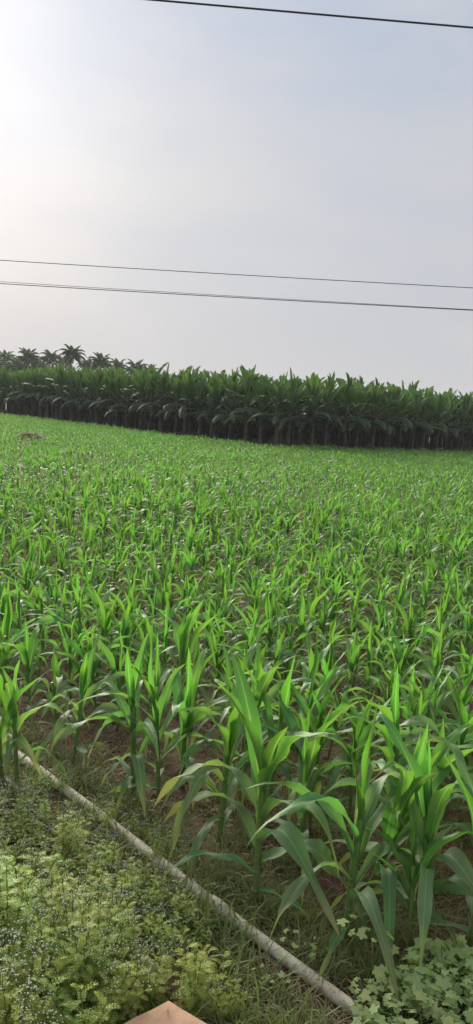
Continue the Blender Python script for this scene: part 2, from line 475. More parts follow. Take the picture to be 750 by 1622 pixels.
def compose(r, n=None):
    """leaf list of one maize plant: kind, index, height, azimuth, scale, tilt"""
    n = n or int(r.integers(10, 13)); az0 = r.uniform(0, 6.28); out = []
    for i in range(n):
        f = i / (n - 1)
        kd = 'old' if f < .14 else 'droop' if f < .38 else 'arch' if f < .64 else 'upright' if f < .84 else 'whorl'
        if kd == 'upright' and r.random() < .4: kd = 'arch'
        elif kd == 'arch' and r.random() < .25: kd = 'upright'
        if kd == 'arch' and r.random() < .25: kd = 'droop'
        z = 0.07 + 0.46 * f ** 0.85
        out.append((kd, int(r.integers(0, 7)), z, az0 + math.pi * (i % 2) + r.normal(0, .45), r.uniform(.82, 1.14), r.normal(0, .07)))
    return out


def crop_height(d):
    # the rows at the field's edge stand taller than the crop behind them
    return 0.64 + 0.36 / (1 + math.exp((d - 4.5) / 0.8)) - 0.16 * min(max((d - 10) / 22, 0), 1)


def build_maize(x, y, s, spec, rz, label, group, seed=0):
    root = empty('maize_plant', (x, y, gz(x, y)), rz, s)
    rl = np.random.default_rng(seed); root.rotation_euler = (rl.normal(0, .07), rl.normal(0, .07), rz)
    tag(root, label, 'maize plant', group)
    link('stalk', stalk_mesh[seed % 4], root)
    for kd, idx, z, az, ls, tilt in spec:
        link('leaf', leaf_mesh[kd][idx], root, (math.cos(az) * .008, math.sin(az) * .008, z), (0, tilt, az), (ls, ls, ls))
    return root


# the plants along the pipe, each where it grows (photograph pixel of its foot), size, turn
hero = [
    (403, 1436, 1.12, 0.2, 'tall maize plant with broad upright blades and a bare thin stalk beside the pipe coupling'),
    (346, 1340, 0.98, 1.3, 'maize plant close behind the tall one beside the pipe coupling, darker leaves leaning outward'),
    (545, 1492, 1.05, 2.9, 'maize plant with long grey-green drooping leaves over the lower end of the pipe'),
    (573, 1442, 1.02, 2.2, 'maize plant crowded directly behind the one with long drooping leaves over the pipe'),
    (647, 1504, 0.66, 0.5, 'short young maize plant rising behind the pale lobed weeds'),
    (676, 1486, 0.98, 1.0, 'full maize plant next to the short young one behind the pale lobed weeds'),
    (742, 1505, 1.00, 5.4, 'maize plant with a long hanging leaf above the pale lobed weeds'),
    (470, 1376, 0.92, 0.9, None),
    (28, 1258, 0.80, 0.1, 'maize plant growing right against the far end of the pipe'),
    (3, 1248, 0.86, 2.0, 'second maize plant growing against the far end of the pipe, its blades upright'),
    (212, 1262, 0.96, 1.9, 'slender upright maize plant by the flowering weeds that cover the pipe'),
    (252, 1268, 0.90, 2.7, 'maize plant with a grey leaf hanging onto the flowering weeds by the pipe'),
    (116, 1214, 0.80, 0.4, None), (288, 1246, 0.92, 1.1, None),
]
hero_xy = []
N_IND = 300
nearlabel = 'green maize plant with arching leaves in the crowded rows behind those along the pipe'
neargroup = 'maize plants in the near rows'
for k, (px, py, s, rz, lb) in enumerate(hero):
    p = at(px, py); hero_xy.append((p.x, p.y))
    r = np.random.default_rng(100 + k)
    build_maize(p.x, p.y, s * 1.06, compose(r, 12 if k in (0, 2, 5) else 11), rz, lb or nearlabel, 'maize plants along the pipe' if lb else neargroup, k)

# planting positions of the rest of the field, rows parallel to the pipe
cand = []
row = 0.42
while row < 80:
    s = -70.0
    while s < 70:
        s += 0.245 + rng.normal(0, .05)
        x = PA.x + pdir.x * s + pnorm.x * (row + rng.normal(0, .05)); y = PA.y + pdir.y * s + pnorm.y * (row + rng.normal(0, .05))
        if y < 1.5 or y > 82: continue
        if abs(x) > 0.306 * y + 1.6 + 0.05 * y: continue
        a, b = plantation(x, y)
        if a > -2.2 and b > -2.2: continue
        if min((x - hx) ** 2 + (y - hy) ** 2 for hx, hy in hero_xy) < .055 + (0.03 if y < 4.5 else 0): continue
        if rng.random() < 0.06: continue
        if y < 3.6 and x > 1.05: continue
        cand.append((x, y, math.hypot(x, y)))
    row += 0.40
cand.sort(key=lambda c: c[2])
HEAP = at(47, 702); HEAP2 = (HEAP.x, HEAP.y)


def in_view(x, y):
    q = Vector((x, y, 0.5)) - CAM
    dz = q.dot(fw)
    return dz > 0 and abs(q.dot(RT) / dz * F) < 400 and abs(q.dot(UP) / dz * F) < 900


n_ind = len(hero); rest = []
for (x, y, d) in cand:
    if n_ind < N_IND and in_view(x, y):
        r = np.random.default_rng(1000 + n_ind)
        build_maize(x, y, crop_height(d) * float(np.clip(r.normal(1.03, .11), .75, 1.3)), compose(r), r.uniform(0, 6.28), nearlabel, neargroup, n_ind)
        n_ind += 1
    else:
        rest.append((x, y, d))


def plant_variants(nvar, nseg, nac, nl, wid, seed, far=False):
    out = []
    for k in range(nvar):
        r = np.random.default_rng(seed + k); g = Geo()
        V, Q, T, l = stalk_arrays(4, 3, k); g.add(V, Q, None, l, 0.5, .5)
        for kd, idx, z, az, ls, tilt in compose(r, nl):
            s = dict(leaf_specs[kd][idx]); s['W'] *= wid
            V, Q, l = blade(nseg=nseg, nac=nac, **s)
            V = rotz(V * ls, az); V[:, 2] += z
            g.add(V, Q, None, l, r.random(), AGE[kd])
        out.append(g.arrays())
    return out


def scatter(variants, pts, r, smin, smax, lean=.05):
    g = Geo()
    for (x, y, d) in pts:
        V, Q, T, l, N, A = variants[int(r.integers(0, len(variants)))]
        s = crop_height(d) * r.uniform(smin, smax) * (1 + .28 * noise.noise(Vector((x * .32, y * .32, 6))))
        V = V * s; lx, ly = r.normal(0, .09, 2); V[:, 0] += V[:, 2] * lx; V[:, 1] += V[:, 2] * ly
        V = rotz(V, r.uniform(0, 6.28)) + np.array([x, y, gz(x, y) if d < 40 else 0.0])
        g.add(V, Q, T, l, N + r.random(), A)
    return g


r = np.random.default_rng(5)
G = Geo()
mid = [c for c in rest if c[2] < 17]; far = [c for c in rest if c[2] >= 17]
far = [c for c in far if (c[0] - HEAP2[0]) ** 2 + ((c[1] - HEAP2[1]) * .6) ** 2 > 0.9]
for gg in (scatter(plant_variants(18, 7, 3, 11, 1.1, 300), mid, r, .86, 1.22), scatter(plant_variants(18, 5, 2, 9, 1.3, 400, True), far, r, .84, 1.2)):
    V, Q, T, l, N, A = gg.arrays(); G.add(V, Q, T, l, N, A)
mf = link('maize_field', G.mesh('maize_field', M['maize']))
tag(mf, 'dense green maize crop filling the field up to the banana plantation', 'maize crop', kind='stuff')

# ---------------------------------------------------------------- banana plants


def banana_leaf(L, W, e0, droop, seed, torn=0.4, twist=0.0, nseg=12, cup=.35, side=0.0):
    r = np.random.default_rng(seed)
    t = np.linspace(0, 1, nseg + 1)
    ang = e0 - droop * t ** 1.5
    az = side * t
    d = np.stack([np.cos(ang) * np.cos(az), np.cos(ang) * np.sin(az), np.sin(ang)], 1)
    P = np.zeros((nseg + 1, 3)); P[1:] = np.cumsum((d[1:] + d[:-1]) / 2 * (L / nseg), axis=0)
    w = W * np.clip(np.sin(np.clip((t - .12) / .88, 0, 1) * math.pi * .93 + .1), 0.04, 1) ** .6
    w[t < .14] = W * .05; w[-1] = W * .05
    S = np.stack([-np.sin(az), np.cos(az), 0 * az], 1); N = np.cross(d, S)
    tw = twist * t; S2 = S * np.cos(tw)[:, None] + N * np.sin(tw)[:, None]; N2 = np.cross(d, S2)
    g = Geo()
    for sg in (-1, 1):
        lift = cup * np.ones(nseg + 1)
        Vm = P; Ve = P + S2 * (sg * w / 2)[:, None] + N2 * (w / 2 * lift)[:, None]
        V = []; Q = []; l = []
        for i in range(nseg):
            o = len(V)
            gap = torn * r.uniform(0, .5) if r.random() < torn else 0.0      # torn between the veins
            e1 = Ve[i + 1] + (Ve[i] - Ve[i + 1]) * gap - np.array([0, 0, 1]) * gap * W * .5
            V += [Vm[i], Vm[i + 1], e1, Ve[i]]
            l += [(0, t[i]), (0, t[i + 1]), (sg, t[i + 1]), (sg, t[i])]
            Q.append((o, o + 1, o + 2, o + 3) if sg > 0 else (o + 3, o + 2, o + 1, o))
        g.add(V, Q, None, l)
    V, Q, T, l = tube(P[::3], np.linspace(.035, .008, len(P[::3])), 4, False); g.add(V, Q, None, l)
    return g.arrays()


bspec = {'spear': [], 'up': [], 'spread': [], 'hang': []}
for i in range(6):
    bspec['spear'].append(banana_leaf(rng.uniform(1.1, 1.5), rng.uniform(.16, .30), R(rng.uniform(80, 88)), R(rng.uniform(0, 20)), 200 + i, .1, rng.uniform(-.5, .5), cup=.9))
    bspec['up'].append(banana_leaf(rng.uniform(1.35, 1.75), rng.uniform(.30, .44), R(rng.uniform(62, 82)), R(rng.uniform(0, 40)), 210 + i, .25, rng.uniform(-.6, .6), cup=.5))
    bspec['spread'].append(banana_leaf(rng.uniform(1.4, 1.9), rng.uniform(.38, .52), R(rng.uniform(45, 62)), R(rng.uniform(30, 90)), 220 + i, .45, rng.uniform(-.6, .6), cup=.1, side=rng.uniform(-.3, .3)))
    bspec['hang'].append(banana_leaf(rng.uniform(1.5, 1.9), rng.uniform(.38, .55), R(rng.uniform(10, 30)), R(rng.uniform(75, 110)), 230 + i, .75, rng.uniform(-.6, .6), cup=-.5, side=rng.uniform(-.4, .4)))
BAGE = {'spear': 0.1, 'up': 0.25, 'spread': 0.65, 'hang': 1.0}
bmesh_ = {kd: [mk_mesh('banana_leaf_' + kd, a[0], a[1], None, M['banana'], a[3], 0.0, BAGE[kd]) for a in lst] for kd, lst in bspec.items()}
bstem = []
for i in range(3):
    g = Geo(); zz = np.array([-.1, 0, .35, 1.0, 1.7, 2.3, 2.6]); b = rng.normal(0, .05, 2)
    V, Q, T, l = tube(np.stack([b[0] * (zz / 2) ** 2, b[1] * (zz / 2) ** 2, zz], 1), [.15, .145, .125, .11, .095, .075, .04], 8); g.add(V, Q, T, l)
    for k in range(3):      # dry sheaths peeling from the stem
        a = rng.uniform(0, 6.28); V, Q, l = blade(.7, .12, R(-60), R(25), nseg=4, nac=3, seed=k); V = rotz(V, a); V += (math.cos(a) * .1, math.sin(a) * .1, rng.uniform(1.0, 2.0)); g.add(V, Q, None, l)
    bstem.append(g.mesh('banana_pseudostem', M['banana_stem']))


def banana_compose(r):
    n = int(r.integers(17, 20)); az = r.uniform(0, 6.28); out = []
    for i in range(n):
        f = i / (n - 1)
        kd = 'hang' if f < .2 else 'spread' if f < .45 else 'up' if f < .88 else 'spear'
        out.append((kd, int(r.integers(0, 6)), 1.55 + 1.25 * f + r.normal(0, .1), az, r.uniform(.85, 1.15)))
        az += 2.4 + r.normal(0, .25)
    return out


SP = 1.55
nb = 0; inner = []
for j in range(0, 42):
    for i in range(0, 26):
        q = CORNER + DR * (i * SP + rng.normal(0, .12)) + DL * (j * SP + rng.normal(0, .12))
        s = float(np.clip(rng.normal(1.14, .05), 1.0, 1.28))
        if (i < 5 and j < 31) or (j < 5 and i < 18):
            r = np.random.default_rng(7000 + nb)
            root = empty('banana_plant', (q[0], q[1], 0), r.uniform(0, 6.28), s)
            if i == 0 and j == 0: lb, gr = 'banana plant on the near corner of the plantation, its whole trunk in view', 'banana plants on the plantation edge'
            elif i == 0: lb, gr = 'banana plant with bare trunk in the edge row running back towards the palms', 'banana plants on the edge running to the palms'
            elif j == 0: lb, gr = 'banana plant with bare dark trunk in the edge row facing away from the palms', 'banana plants on the edge facing away from the palms'
            else: lb, gr = 'banana plant inside the plantation, upright leaves rising behind the edge rows', 'banana plants inside the plantation'
            tag(root, lb, 'banana plant', gr)
            link('pseudostem', bstem[nb % 3], root)
            for kd, idx, z, az, ls in banana_compose(r):
                link('leaf', bmesh_[kd][idx], root, (0, 0, z), (0, 0, az), (ls, ls, ls))
            nb += 1
        else:
            inner.append((q[0], q[1], s))
G = Geo(); S_ = Geo()
r = np.random.default_rng(9)
for x, y, s in inner:
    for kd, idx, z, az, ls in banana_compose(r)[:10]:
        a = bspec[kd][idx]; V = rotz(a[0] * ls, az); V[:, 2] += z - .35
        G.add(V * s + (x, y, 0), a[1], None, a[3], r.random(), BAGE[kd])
    V, Q, T, l = tube([(x, y, -.1), (x, y, 1.2), (x, y, 2.5)], [.19, .17, .05], 6, False); S_.add(V, Q, None, l)
bi = empty('banana_plantation_interior', (CORNER[0] + 10, CORNER[1] + 30, 0)); bi.location = (0, 0, 0)
tag(bi, 'dark mass of banana plants deep inside the plantation', 'banana plants', kind='stuff')
o = link('foliage', G.mesh('inner_banana_leaves', M['banana']), bi); tag(o, kind='stuff')
o = link('trunks', S_.mesh('inner_banana_stems', M['banana_stem']), bi); tag(o, kind='stuff')

# dry leaf piles at the foot of the bananas
for px, py, w, lb in ((512, 706, 1.5, 'low pile of dry banana leaves at the plantation edge near its corner'), (575, 708, 1.1, 'small pile of dry banana leaves at the edge facing away from the palms'), (400, 697, .9, 'small pile of dry banana leaves at the corner of the plantation')):
    p = at(px, py); a, b = plantation(p.x, p.y)
    if a > -.5 and b > -.5: sh = -.6 - min(a, b); p = p + Vector((DR[0] * sh if a < b else DL[0] * sh, DR[1] * sh if a < b else DL[1] * sh, 0))
    g = Geo(); rr = np.random.default_rng(int(px))
    for k in range(70):
        V, Q, l = blade(rr.uniform(.4, .9), rr.uniform(.08, .2), R(rr.uniform(5, 40)), R(rr.uniform(20, 70)), nseg=4, nac=3, twist=rr.uniform(-1, 1), seed=k)
        V = rotz(V, rr.uniform(0, 6.28)); V += (rr.normal(0, w * .35), rr.normal(0, .25), rr.uniform(0, .16)); g.add(V, Q, None, l, rr.random())
    tag(link('dry_leaf_pile', g.mesh('dry_leaf_pile', M['straw']), None, (p.x, p.y, 0)), lb, 'leaf pile', 'dry leaf piles')

# heap of dry stalks in the field, with a stake
g = Geo(); rr = np.random.default_rng(3)
hn, hm = 10, 20; V = []
for i in range(hn + 1):
    for k in range(hm):
        a = k * 2 * math.pi / hm; f = i / hn
        rad = (1 - f) ** .8 * (1 + .18 * noise.noise(Vector((math.cos(a) * 1.5, math.sin(a) * 1.5, f * 2))))
        V.append((math.cos(a) * rad * 1.3, math.sin(a) * rad * .6, -.05 + .46 * math.sin(f * math.pi / 2) * (1 + .25 * noise.noise(Vector((math.cos(a) * 3, math.sin(a) * 3, f * 3 + 5))))))
Q = [(i * hm + k, i * hm + (k + 1) % hm, (i + 1) * hm + (k + 1) % hm, (i + 1) * hm + k) for i in range(hn) for k in range(hm)]
g.add(V, Q)
hp = empty('brush_heap', (HEAP.x, HEAP.y, 0)); tag(hp, 'low brown heap of dry stalks and earth standing in the maize', 'heap')
link('mound', g.mesh('heap_mound', plain_material('heap_earth', (0.27, 0.16, 0.105), (0.18, 0.10, 0.07), 5.0, 0.95, 0.8, 0.03)), hp)
g = Geo()
for k in range(260):
    a = rr.uniform(0, 6.28); f = math.sqrt(rr.uniform(0, 1))
    V, Q, l = blade(rr.uniform(.3, .7), .03, R(rr.uniform(-20, 25)), R(rr.uniform(10, 50)), nseg=3, nac=2, seed=k); V = rotz(V, rr.uniform(0, 6.28))
    V += (math.cos(a) * f * 1.15, math.sin(a) * f * .5, .46 * math.cos(f * 1.5)); g.add(V, Q, None, l, rr.random())
tag(link('dry_stalks', g.mesh('heap_stalks', M['straw']), hp), kind='stuff')
p = at(38, 696)
g = Geo(); V, Q, T, l = tube([(0, 0, -.2), (.01, 0, .6), (.03, 0, 1.25)], [.03, .028, .024], 7); g.add(V, Q, T, l)
tag(link('wooden_stake', g.mesh('wooden_stake', M['stake']), None, (p.x, p.y + .5, 0)), 'thin pale stake standing upright beside the brown heap', 'stake')

# ---------------------------------------------------------------- coconut palms


def frond_arrays(L, e0, droop, seed, nl=22, side=0.0):
    r = np.random.default_rng(seed); n = 10
    t = np.linspace(0, 1, n + 1); ang = e0 - droop * t ** 1.4; az = side * t
    d = np.stack([np.cos(ang) * np.cos(az), np.cos(ang) * np.sin(az), np.sin(ang)], 1)
    P = np.zeros((n + 1, 3)); P[1:] = np.cumsum(d[1:] * (L / n), axis=0)
    g = Geo(); V, Q, T, l = tube(P, np.linspace(.05, .012, n + 1), 4, False); g.add(V, Q, None, l)
    S = np.stack([-np.sin(az), np.cos(az), 0 * az], 1)
    for k in range(nl):
        tt = .16 + .83 * k / (nl - 1); f = tt * n; i = min(int(f), n - 1); p = P[i] + (P[i + 1] - P[i]) * (f - i); dd = d[i]
        ll = L * .24 * math.sin(math.pi * (.25 + .72 * tt)) ** .8
        for sg in (-1, 1):
            a = S[i] * sg * .75 + dd * .55 + np.array([0, 0, -.35 - r.uniform(0, .35)]); a /= np.linalg.norm(a)
            b = a + np.array([0, 0, -.5]); b /= np.linalg.norm(b)
            m1 = p + a * ll * .55; e = m1 + b * ll * .45; w = dd * .085
            V = [p - w * .6, p + w * .6, m1 + w, m1 - w, e]; g.add(V, [(0, 1, 2, 3)], [(3, 2, 4)], [(0, tt)] * 5)
    return g.arrays()


fr = []
for i in range(8):
    e = (82, 70, 60, 48, 35, 20, 5, -15)[i]
    a = frond_arrays(rng.uniform(3.0, 3.6), R(e), R((70, 105, 125, 130, 120, 105, 85, 60)[i]), i, side=rng.uniform(-.35, .35))
    fr.append(mk_mesh('palm_frond', a[0], a[1], a[2], M['palm'], a[3], 0.0, i / 7))


def palm(px, ytop, D, lean, seed, label):
    q = at(px, 900) - CAM; q.z = 0; q.normalize(); x, y = q.x * D / q.y, D
    d = ray(px, ytop); zt = EYE + d.z / math.hypot(d.x, d.y) * math.hypot(x, y)     # height of the crown's top
    d = ray(px, 640 - 0); H = zt - 2.6
    d = ray(px, ytop + 20); x = d.x / d.y * D
    r = np.random.default_rng(seed)
    root = empty('coconut_palm', (x, y, 0), 0, 1.0); tag(root, label, 'palm', 'coconut palms behind the bananas')
    zz = np.linspace(-.3, H, 9); g = Geo()
    V, Q, T, l = tube(np.stack([lean * ((zz / H) ** 2 - 1), 0 * zz, zz], 1), np.linspace(.24, .13, 9), 8); g.add(V, Q, T, l); link('trunk', g.mesh('palm_trunk', M['palm_trunk']), root)
    g = Geo()
    for k in range(7):
        a = k * .9; V, Q, T, l = tube([(math.cos(a) * .22, math.sin(a) * .22, H - .5), (math.cos(a) * .27, math.sin(a) * .27, H - .35), (math.cos(a) * .22, math.sin(a) * .22, H - .18)], [.05, .13, .05], 6); g.add(V, Q, T, l)
    link('coconut_cluster', g.mesh('coconut_cluster', M['palm']), root)
    az = r.uniform(0, 6.28)
    for k in range(28):
        i = min(7, int(k / 28 * 8)); link('frond', fr[i], root, (0, 0, H - .05 + .1 * (7 - i) / 7), (0, 0, az), (1, 1, 1) if k % 2 else (.92, .92, 1.05)); az += 2.4 + r.normal(0, .2)


plab = 'coconut palm with dusky fronds standing behind the banana plantation'
palm(115, 543, 150, .8, 1, 'tallest coconut palm, its full crown clear above the others behind the bananas')
for k, (px, yt, D) in enumerate(((45, 548, 150), (8, 552, 165), (80, 551, 172), (160, 556, 155), (187, 565, 175), (216, 566, 160), (-25, 548, 160), (62, 562, 190), (138, 564, 195), (236, 574, 180), (100, 560, 200), (25, 563, 195))):
    palm(px, yt, D, (-1) ** k * .6, 20 + k, plab)


# broad-leaved trees filling in below the palms
def broad_tree(px, D, H, wid, seed):
    d = ray(px, 620); x = d.x / d.y * D; r = np.random.default_rng(seed)
    root = empty('broadleaf_tree', (x, D, 0)); tag(root, 'dark bushy tree filling the gap below the coconut palms', 'tree', 'bushy trees below the palms')
    g = Geo(); V, Q, T, l = tube([(0, 0, -.3), (.1, 0, H * .3), (-.1, .1, H * .6)], [.28, .2, .08], 7); g.add(V, Q, T, l)
    for k in range(5):
        a = r.uniform(0, 6.28); V, Q, T, l = tube([(0, 0, H * .35), (math.cos(a) * wid * .3, math.sin(a) * wid * .3, H * .65), (math.cos(a) * wid * .4, math.sin(a) * wid * .4, H * .8)], [.12, .07, .03], 5); g.add(V, Q, T, l)
    link('trunk', g.mesh('tree_trunk', M['palm_trunk']), root)
    cl = [(r.normal(0, wid * .24), r.normal(0, wid * .24), H * r.uniform(.5, .86), r.uniform(.8, 1.5)) for _ in range(16)]
    n = 1500; V = np.zeros((n, 4, 3)); tn = np.zeros((n, 4))
    for k in range(n):
        c = cl[k % 16]; v = r.normal(0, 1, 3); v /= np.linalg.norm(v); p = np.array(c[:3]) + v * c[3] * r.uniform(.5, 1) ** .5
        a = r.normal(0, 1, 3); a /= np.linalg.norm(a); b = np.cross(a, v); b /= np.linalg.norm(b) + 1e-6; s = r.uniform(.15, .3)
        V[k] = [p - a * s, p - b * s * .6, p + a * s, p + b * s * .6]; tn[k] = r.random()
    link('crown', mk_mesh('tree_crown', V.reshape(-1, 3), np.arange(n * 4).reshape(-1, 4), None, M['palm'], np.zeros((n * 4, 2)), tn.ravel(), .5), root)


for k, (px, D, H, w) in enumerate(((-10, 140, 9.5, 8), (30, 145, 9.0, 7), (70, 150, 9.2, 8), (130, 150, 8.6, 8), (175, 148, 8.0, 7), (210, 150, 7.6, 7), (245, 155, 7.0, 6))):
    broad_tree(px, D, H, w, 60 + k)

# ---------------------------------------------------------------- overhead wires


def wire(p1, p2, h, rad, label, sag=0.25):
    a = at(p1[0], p1[1], h); b = at(p2[0], p2[1], h); dv = (b - a).normalized(); c = (a + b) / 2
    P = []
    for s in np.linspace(-45, 45, 61):
        q = c + dv * s; P.append((q.x - c.x, q.y - c.y, sag * (s / 30) ** 2))
    g = Geo(); V, Q, T, l = tube(P, rad, 6); g.add(V, Q, T, l)
    tag(link('overhead_wire', g.mesh('overhead_wire', M['wire']), None, (c.x, c.y, c.z)), label, 'wire', 'overhead wires')


wire((232, -1), (750, 44), 7.0, .011, 'thick dark overhead wire crossing highest in the sky')
wire((0, 413), (750, 457), 7.0, .013, 'thin grey overhead wire, upper one of the pair above the bananas')
wire((0, 450), (750, 492.5), 6.4, .015, 'darker overhead wire, lower one of the pair above the bananas')
wire((0, 447), (750, 491.5), 6.45, .009, 'fine second strand running close against the lower overhead wire')

# ---------------------------------------------------------------- weeds by the pipe


def feathery_leaf(g, base, az, el, L, r, tint, age):
    """deeply cut leaf: a curved rib with narrow lobes on both sides"""
    n = 6; t = np.linspace(0, 1, n + 1); ang = el - 1.0 * t ** 1.5
    d = np.stack([np.cos(ang) * math.cos(az), np.cos(ang) * math.sin(az), np.sin(ang)], 1)
    P = np.zeros((n + 1, 3)); P[1:] = np.cumsum(d[1:] * L / n, axis=0); P += base
    S = np.array([-math.sin(az), math.cos(az), 0]); V = []; T = []; Q = []
    w = L * .022
    for i in range(n + 1): V += [P[i] - S * w, P[i] + S * w]
    for i in range(n): Q.append((2 * i, 2 * i + 1, 2 * i + 3, 2 * i + 2))
    for i in range(1, n + 1):
        ll = L * .36 * math.sin(math.pi * (.15 + .75 * i / n))
        for sg in (-1, 1):
            dv = S * sg * .8 + d[i] * .7 + np.array([0, 0, r.uniform(-.25, .2)]); b = P[i]; wd = d[i] * L * .030
            o = len(V); m = b + dv * ll * .55
            V += [b - wd * .5, b + wd * .5, m + wd, m - wd, b + dv * ll, m + dv * ll * .1 + S * sg * ll * .2 + wd * 3.2, m - wd * 3.0 + S * sg * ll * .3]
            Q.append((o, o + 1, o + 2, o + 3)); T += [(o + 3, o + 2, o + 4), (o + 2, o + 1, o + 5), (o, o + 3, o + 6)]
    V = np.array(V); g.add(V, Q, T, np.stack([np.zeros(len(V)), np.linspace(0, .6, len(V))], 1), tint, age)


def feathery_weed(seed, H, flowers, spread=.17):
    r = np.random.default_rng(seed); st = Geo(); lf = Geo(); fl = Geo()
    for k in range(7):
        a = r.uniform(0, 6.28); lean = r.uniform(.15, 1) * spread; h = H * r.uniform(.7, 1.05)
        tt = np.linspace(0, 1, 6); P = np.stack([math.cos(a) * lean * tt ** 1.3, math.sin(a) * lean * tt ** 1.3, h * tt - .02], 1)
        V, Q, T, l = tube(P, np.linspace(.0035, .0015, 6), 4, False); st.add(V, Q, None, l, r.random(), .5)
        az = r.uniform(0, 6.28)
        for m in range(17):
            f = .08 + .90 * m / 16; i = min(int(f * 5), 4); p = P[i] + (P[i + 1] - P[i]) * (f * 5 - i)
            feathery_leaf(lf, p, az, R(r.uniform(15, 65)), (.092 - .045 * f) * r.uniform(.8, 1.25) * (H / .4) ** .5, r, r.random() * .35, .9 - .9 * f); az += 2.4
        if flowers:
            for m in range(6):      # branched flower heads above the leaves
                top = P[-1]; d = np.array([r.uniform(-.04, .04), r.uniform(-.04, .04), r.uniform(.03, .08)])
                V, Q, T, l = tube([top, top + d * .6, top + d], [.0012, .001, .0008], 3, False); st.add(V, Q, None, l, .3, 0)
                for q in range(3):
                    c = top + d + r.normal(0, .012, 3); s = r.uniform(.0024, .0038)
                    V = np.array([(1, 0, 0), (0, 1, 0), (-1, 0, 0), (0, -1, 0), (0, 0, .8), (0, 0, -.8)]) * s + c
                    fl.add(V * 1.0, None, [(0, 1, 4), (1, 2, 4), (2, 3, 4), (3, 0, 4), (1, 0, 5), (2, 1, 5), (3, 2, 5), (0, 3, 5)], None, r.random())
    return st.mesh('weed_stems', M['weedstem']), lf.mesh('weed_leaves', M['weed']), fl.mesh('weed_flowers', M['flower'], False) if flowers else None


wv = [feathery_weed(11, .34, True), feathery_weed(12, .40, True), feathery_weed(13, .30, True), feathery_weed(14, .36, False), feathery_weed(15, .28, False, .2), feathery_weed(16, .36, True, .2)]


def poly_in(px, py, poly):
    c = False; j = len(poly) - 1
    for i in range(len(poly)):
        (xi, yi), (xj, yj) = poly[i], poly[j]
        if (yi > py) != (yj > py) and px < (xj - xi) * (py - yi) / (yj - yi) + xi: c = not c
        j = i
    return c


def to_px(x, y, z=0):
    q = Vector((x, y, z)) - CAM; d = q.dot(fw)
    return CX + q.dot(RT) / d * F, CY - q.dot(UP) / d * F


patch = [(-260, 1230), (-60, 1262), (60, 1290), (150, 1348), (250, 1432), (350, 1520), (365, 1600), (300, 1900), (-500, 1900)]
pts = []
rr = np.random.default_rng(21)
for _ in range(6000):
    x, y = rr.uniform(-3.2, .4), rr.uniform(1.3, 4.6)
    px, py = to_px(x, y)
    if not poly_in(px, py, patch): continue
    if px < -230 or py > 1850: continue
    if pts and min((x - a) ** 2 + (y - b) ** 2 for a, b in pts) < .0125: continue
    pts.append((x, y))
ta = at(268, 1579, .16); tl = at(185, 1624, .16); tr_ = at(342, 1624, .16)
e1 = (tl - ta); e1.z = 0; e1 = e1.normalized() * .62; e2 = (tr_ - ta); e2.z = 0; e2 = e2.normalized() * .55


def on_stone(x, y, m=0.0):
    """inside the outline of the stone slab, widened by m"""
    dx, dy = x - ta.x, y - ta.y; det = e1.x * e2.y - e1.y * e2.x
    a = (dx * e2.y - dy * e2.x) / det; b = (e1.x * dy - e1.y * dx) / det
    return -m / .6 < a < 1 + m and -m / .55 < b < 1 + m


for px, py in ((95, 1262), (120, 1285), (150, 1298), (172, 1322), (195, 1335), (215, 1345), (238, 1368), (250, 1372), (140, 1310), (110, 1255), (228, 1340), (180, 1300), (262, 1352), (285, 1372), (75, 1252), (60, 1270), (205, 1322), (160, 1282), (305, 1390)):
    p = at(px + rr.normal(0, 5), py + rr.normal(0, 4)); pts.append((p.x, p.y))
n = 0
for x, y in pts:
    off = -pipe_off(x, y)
    s = max(.36, min(1.05, .40 + off * .75)) * rr.uniform(.75, 1.2) * (1 + .45 * noise.noise(Vector((x * 2.6, y * 2.6, 4))))
    if on_stone(x, y, .07): continue
    k = int(rr.integers(0, 6)); st, lf, fl = wv[k]
    root = empty('feathery_weed', (x, y, gz(x, y)), rr.uniform(0, 6.28), s)
    tag(root, 'feathery green weed dotted with tiny white flowers in the thick patch below the pipe' if fl else 'feathery leafy weed without flowers in the thick patch below the pipe', 'weed', 'flowering weeds in the patch' if fl else 'leafy weeds in the patch')
    link('stems', st, root); link('foliage', lf, root)
    if fl: tag(link('flower_heads', fl, root), kind='stuff')
    n += 1

# ---------------------------------------------------------------- pale lobed weeds


def lobed_leaf(seed):
    r = np.random.default_rng(seed); V = [(0, 0, 0)]; lob = 5; N = 25
    for i in range(N):
        a = -2.55 + 5.1 * i / (N - 1); c = math.cos(a * lob / 2.04 * 1.0)
        rad = .036 * (.62 + .42 * (1 - abs(((a / 1.02 + 40.5) % 1.0) - .5) * 2) ** .8) * (1.0 + .05 * (-1) ** i) * (1 + .12 * math.cos(a)) + r.normal(0, .0012)
        x, y = math.cos(a) * rad, math.sin(a) * rad
        V.append((x + .004, y, -.16 * rad + .10 * abs(y) * (1 if r.random() > .2 else .5)))
    T = [(0, i, i + 1) for i in range(1, N)]
    l = [(0, 0)] + [(1, .5)] * N
    g = Geo(); g.add(V, None, T, l, 0, r.uniform(0, 1))
    return g.mesh('lobed_leaf', M['lobed'])


lobm = [lobed_leaf(i) for i in range(5)]
lob_pts = [(605, 1612, .7), (625, 1630, .9), (660, 1600, .95), (700, 1590, 1.1), (735, 1610, 1.05), (690, 1640, 1.1), (640, 1650, 1.1), (745, 1650, 1.1), (770, 1590, 1.0), (680, 1570, .7), (725, 1560, .9), (750, 1555, .8)]
small_lob = [(465, 1525, .55, 'small pale lobed weed sprouting beside the pipe'), (432, 1560, .5, 'tiny pale lobed weed in dry litter beside the pipe'), (585, 1560, .95, 'tall thin pale lobed weed standing apart by the end of the pipe')]


